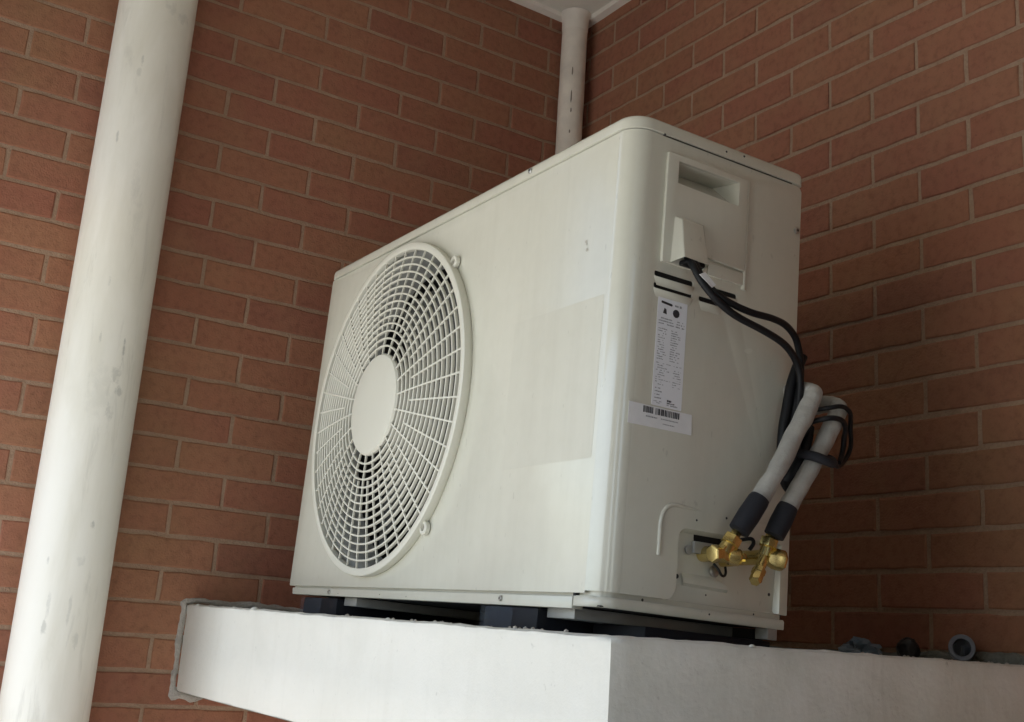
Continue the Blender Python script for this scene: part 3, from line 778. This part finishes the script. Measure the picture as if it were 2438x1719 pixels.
# brass service valves
def hexp(g, o, d, prof, ph=0.0): g.lathe(o, d, prof, 6, ph)
def V(*a): return Vector(a)
def valve(label, parts):
    v = empty('service_valve'); v.parent = unit; v['label'] = label
    for nm, o, d, prof, seg, ph in parts:
        G().lathe(o, d, prof, seg, ph).obj(nm, M_brass, v, ang=28 if seg < 9 else 35, bev=.0003 if seg < 9 else 0)
    return v
B1 = V(.186,-.040,.0955); B2 = V(.266,-.044,.1010)
u1 = V(.50,-.10,.86).normalized(); u2 = V(.22,-.10,.97).normalized()
valve('left brass valve with its stem cap turned to the left', [
  ('valve_body', V(.188,.010,.0955), V(-.03,-1,0), [(0,.0115),(.028,.0115),(.034,.0125),(.056,.0130),(.0600,.0112),(.0605,.004)], 20, 0),
  ('stem_cap', B1 + V(.004,0,0), V(-1,-.12,-.12), [(0,.0100),(.0150,.0100),(.0152,.0088),(.0175,.0088),(.0176,.0132),(.0285,.0132),(.0300,.0118),(.0302,.003)], 6, .25),
  ('outlet', B1, u1, [(0,.0125),(.014,.0115),(.022,.0100)], 16, 0),
  ('flare_nut', B1 + u1*.0150, u1, [(0,.0118),(.0012,.0148),(.0140,.0148),(.0155,.0128),(.0156,.0085),(.034,.0080)], 6, .35),
  ('hex_plug', B1 + V(.006,-.002,-.002), V(.93,-.34,-.10), [(0,.0128),(.008,.0132),(.016,.0132),(.019,.0112),(.0195,.003)], 6, .2)])
u3 = V(-.62,-.36,-.70).normalized()
valve('right brass valve with a service port pointing down', [
  ('valve_body', V(.262,.010,.0985), V(.06,-1,.02), [(0,.0110),(.030,.0110),(.036,.0115),(.058,.0118),(.0615,.0100),(.062,.003)], 20, 0),
  ('outlet', B2 + V(-.004,0,0), u2, [(0,.0110),(.012,.0100),(.020,.0092)], 16, 0),
  ('flare_nut', B2 + V(-.004,0,0) + u2*.0135, u2, [(0,.0115),(.0012,.0145),(.0130,.0145),(.0145,.0125),(.0146,.0085),(.034,.0080)], 6, .1),
  ('stem_cap', B2 + V(-.002,-.004,-.001), V(.90,-.42,-.16), [(0,.0120),(.008,.0150),(.010,.0160),(.023,.0160),(.0265,.0138),(.027,.004)], 6, .1),
  ('port_neck', B2 + V(-.010,-.004,-.004), u3, [(0,.0078),(.018,.0078),(.020,.0066),(.026,.0066)], 16, 0),
  ('service_port', B2 + V(-.010,-.004,-.004) + u3*.024, u3, [(0,.0085),(.0025,.0102),(.012,.0102),(.0135,.0092),(.027,.0094),(.0305,.0074),(.0310,.002)], 6, .4)])
valve('small brass charging fitting between the two valves', [
  ('fitting', V(.226,.008,.0885), V(-.04,-1,.04), [(0,.0078),(.034,.0078),(.036,.0062),(.040,.0062)], 14, 0),
  ('cap', V(.2245,-.030,.0900), V(-.30,-.88,.36), [(0,.0072),(.002,.0088),(.013,.0088),(.0165,.0060),(.017,.002)], 6, .2)])
G().lathe((.158,.006,.098), (0,-1,0), [(0,.007),(.003,.007)], 20).box((.164,-.001,.094), (.212,.0055,.1115)).obj('valve_bracket', M_gal, unit, bev=.0008)
G().tube([(.236,-.02,.122),(.243,-.034,.124),(.248,-.034,.118),(.244,-.030,.108)], .0030, 8).obj('pipe_tail', M_cable, unit)
G().tube([(.196,-.008,.082),(.1985,-.016,.074),(.203,-.018,.0665),(.210,-.016,.0660),(.2165,-.012,.071),(.2185,-.008,.080)], .0020, 8).obj('earth_loop', M_cable, unit)
G().lathe((.206,.004,.072), (0,-1,0), [(0,.0085),(.004,.0085),(.006,.005)], 12).obj('earth_screw', M_screw, unit)

# ------------------------------------------------------------------ insulated line set and cables
def world_obj(name, base, build, m, label=None, cat=None, group=None, parent=None, **k):
    g = build(); o = g.obj(name, m, parent, **k)
    return o
def thing_at(name, p, label, cat, group=None):
    e = empty(name, LW(p)); tag(e, label, cat, group); return e
def LP(root, pts): return [LW(p) - root.location for p in pts]
def lineset(pts, sleeve_n, rr, label, seed):
    root = thing_at('insulated_pipe', pts[0], label, 'pipe', 'insulated copper pipes of the air conditioner')
    P = LP(root, pts)
    G().tube(P[sleeve_n:], lambda t: rr*(1 + .018*math.sin(t*95 + seed) + .012*math.sin(t*41)), 20, 14, wob=.16, seed=seed).obj('insulation', M_insul, root, ang=70)
    sl = LP(root, pts[:sleeve_n+1]); d = (sl[-1] - sl[0])
    G().lathe(sl[0], d, [(0, rr*.80), (.002, rr*1.12), (d.length*.5, rr*1.20), (d.length-.002, rr*1.14), (d.length+.004, rr*1.05)], 20).obj('foam_sleeve', M_foam, root, ang=50)
    return root
p1 = [(.2035,-.049,.1290),(.2325,-.058,.1790),(.263,-.060,.226),(.293,-.060,.280),(.3215,-.060,.330),(.3360,-.0585,.3555),(.3395,-.050,.3640),(.3410,-.030,.3700),(.3420,.005,.3705),(.343,.06,.364)]
p2 = [(.2690,-.053,.1300),(.2880,-.060,.1745),(.320,-.060,.222),(.351,-.060,.272),(.3765,-.060,.3165),(.3905,-.0580,.3430),(.3935,-.050,.3510),(.3950,-.030,.3570),(.396,.005,.3575),(.397,.06,.351)]
lineset(p1, 1, .0142, 'white insulated pipe on the left brass valve, bending back behind the unit', 1)
lineset(p2, 1, .0138, 'white insulated pipe on the right brass valve, ringed by black ties', 5)
def ring_path(c, ax, rr, n=24, sx=1.0):
    c = Vector(c); ax = Vector(ax).normalized(); a = ax.orthogonal().normalized(); b = ax.cross(a)
    return [c + a*rr*math.cos(2*math.pi*k/n) + b*rr*math.sin(2*math.pi*k/n)*sx for k in range(n+1)]
# power cable pair out of the hood
root = thing_at('power_cable', (.112,-.034,.532), 'black power cable leaving the hood, upper of the two strands', 'cable', 'black cables hung beside the unit')
ca = [(.112,-.016,.534),(.113,-.030,.518),(.116,-.038,.501),(.126,-.045,.486),(.145,-.052,.472),(.170,-.056,.464),(.202,-.060,.459),(.243,-.061,.459),(.276,-.056,.456),(.302,-.050,.443),(.316,-.046,.420),(.322,-.044,.396),(.324,-.040,.370),(.322,-.034,.330),(.318,-.030,.290),(.316,-.024,.250)]
G().tube(LP(root, ca), .0055, 12, 8).obj('cable', M_cable, root, ang=70)
root = thing_at('power_cable', (.106,-.030,.531), 'black power cable leaving the hood, lower strand with a white tag', 'cable', 'black cables hung beside the unit')
cb = [(.105,-.016,.534),(.104,-.031,.518),(.108,-.040,.500),(.118,-.047,.483),(.140,-.053,.463),(.173,-.058,.447),(.224,-.061,.436),(.265,-.060,.426),(.293,-.055,.413),(.312,-.050,.394),(.320,-.046,.370),(.322,-.042,.340),(.320,-.040,.310)]
G().tube(LP(root, cb), .0057, 12, 8).obj('cable', M_cable, root, ang=70)
g = G(); tg = [(.1035,-.050,.4985),(.1140,-.050,.5045),(.1345,-.052,.4885),(.1270,-.052,.4825)]
g.add(LP(root, tg) + [p + Vector((0,.0012,0)) for p in LP(root, tg)], [(0,1,2,3),(7,6,5,4),(0,4,5,1),(1,5,6,2),(2,6,7,3),(3,7,4,0)])
tgo = g.obj('cable_tag', M_tag, root, smooth=False)
# drain hose down the rear edge
root = thing_at('drain_hose', (.305,-.022,.28), 'black hose running down the rear edge behind the white pipe', 'hose')
hs = [(.338,-.030,.425),(.328,-.028,.400),(.320,-.026,.372),(.315,-.024,.335),(.311,-.022,.300),(.312,-.020,.250),(.322,-.018,.225),(.335,-.014,.215)]
G().tube(LP(root, hs), .0088, 14, 8).obj('hose', M_cable, root, ang=70)
hs2 = [(.345,-.040,.310),(.335,-.045,.280),(.322,-.045,.250),(.314,-.042,.232),(.312,-.034,.222)]
G().tube(LP(root, hs2), .0100, 14, 8).obj('hose_tail', M_cable, root, ang=70)
# coil of thin cable tied to the right pipe
root = thing_at('cable_coil', (.40,-.066,.30), 'loose loop of black cable tied round the right insulated pipe', 'cable coil')
for pts, rr in (([(.340,-.050,.334),(.352,-.076,.338),(.372,-.083,.343),(.394,-.078,.340),(.408,-.068,.332),(.419,-.058,.318),(.424,-.055,.302),(.421,-.056,.286),(.411,-.058,.271),(.397,-.062,.259),(.382,-.068,.252),(.366,-.078,.2515)], .0037),
                ([(.334,-.052,.314),(.346,-.078,.320),(.362,-.084,.322),(.378,-.082,.3195),(.391,-.074,.311),(.399,-.064,.300),(.402,-.060,.286),(.396,-.062,.270),(.384,-.068,.258)], .0043)):
    G().tube(LP(root, pts), rr, 10, 8).obj('cable', M_cable, root, ang=70)
G().tube(LP(root, [(.318,-.052,.263),(.326,-.074,.258),(.340,-.083,.2535),(.355,-.082,.2525),(.366,-.074,.256),(.372,-.060,.262)]), .0085, 12, 8, flat=.8).obj('tie_strap', M_foam, root, ang=70)
G().tube(LP(root, [(.318,-.040,.262),(.314,-.048,.285),(.326,-.052,.305),(.336,-.050,.318)]), .0085, 12, 8).obj('tie_tail', M_foam, root, ang=70)

# ------------------------------------------------------------------ bits left on the ledge
zt = ledge_top(-.06,-1.37)
ax = Vector((-.80,-.60,.03)).normalized()
root = empty('pipe_offcut', (-.050,-1.365,zt)); tag(root, 'short grey pipe offcut lying end-on on the right of the ledge', 'pipe offcut')
c = Vector((0,0,.0232)); 
G().lathe(c - ax*.03, ax, [(0,.0232),(.056,.0232),(.058,.0222),(.058,.0158),(.056,.0149),(.012,.0146),(.012,.001)], 40, caps=False).obj('pipe', M_grey, root, ang=30)
sdv = ax.cross(Vector((0,0,1))).normalized()
G().add([c + ax*.020 + sdv*a + Vector((0,0,b)) for a, b in ((-.0028,-.015),(.0028,-.015),(.0028,.004),(-.0028,.004))] +
        [c + ax*.004 + sdv*a + Vector((0,0,b)) for a, b in ((-.0028,-.015),(.0028,-.015),(.0028,.004),(-.0028,.004))], [(0,1,2,3),(4,7,6,5),(0,4,5,1),(1,5,6,2),(2,6,7,3),(3,7,4,0)]).obj('inner_web', M_lump, root, smooth=False)
def lump(name, label, cat, p, sc, m, seed, amp):
    bm = bmesh.new(); bmesh.ops.create_icosphere(bm, subdivisions=3, radius=1.0)
    for v in bm.verts:
        k = 1 + amp*noise.noise(v.co*1.7 + Vector((seed,0,0))) + amp*.6*noise.noise(v.co*4.1 + Vector((0,seed,0)))
        v.co = Vector((v.co.x*sc[0]*k, v.co.y*sc[1]*k, max(-.55, v.co.z*k)*sc[2] + sc[2]*.52))
    me = bpy.data.meshes.new(name); bm.to_mesh(me); bm.free(); me.materials.append(m)
    o = link(name, me, None, p); tag(o, label, cat); return o
lump('rubber_bung', 'black rounded lump on the ledge between the clear plastic and the grey offcut', 'lump', (-.085,-1.275,ledge_top(-.085,-1.275)-.001), (.0215,.0215,.0245), M_lump, 3, .10)
lump('plastic_scrap', 'crumpled bluish clear plastic scrap on the ledge left of the black lump', 'plastic scrap', (-.135,-1.205,ledge_top(-.135,-1.205)-.001), (.034,.030,.018), M_scrap, 8, .75)

g = G(); rc = random.Random(5)
for k in range(70):
    if k < 40: x, y = rc.uniform(-.30, -.01), rc.uniform(-1.59, -1.30)
    else: x, y = XL + rc.uniform(.004, .03), rc.uniform(-1.55, -.05)
    q = rc.uniform(.0012, .0038); z = ledge_top(x, y)
    vs = [Vector((x + q*rc.uniform(.6,1.2)*math.cos(a), y + q*rc.uniform(.6,1.2)*math.sin(a), z + dz)) for dz in (-.0005, q*.7) for a in (0, 1.3, 2.5, 3.8, 5.1)]
    g.add(vs + [Vector((x, y, z + q*1.2))], [(i, (i+1) % 5, 5+(i+1) % 5, 5+i) for i in range(5)] + [(5+i, 5+(i+1) % 5, 10) for i in range(5)])
tag(g.obj('mortar_crumbs', M_cement, smooth=False), 'loose mortar crumbs scattered along the edges of the white ledge', kind='stuff')
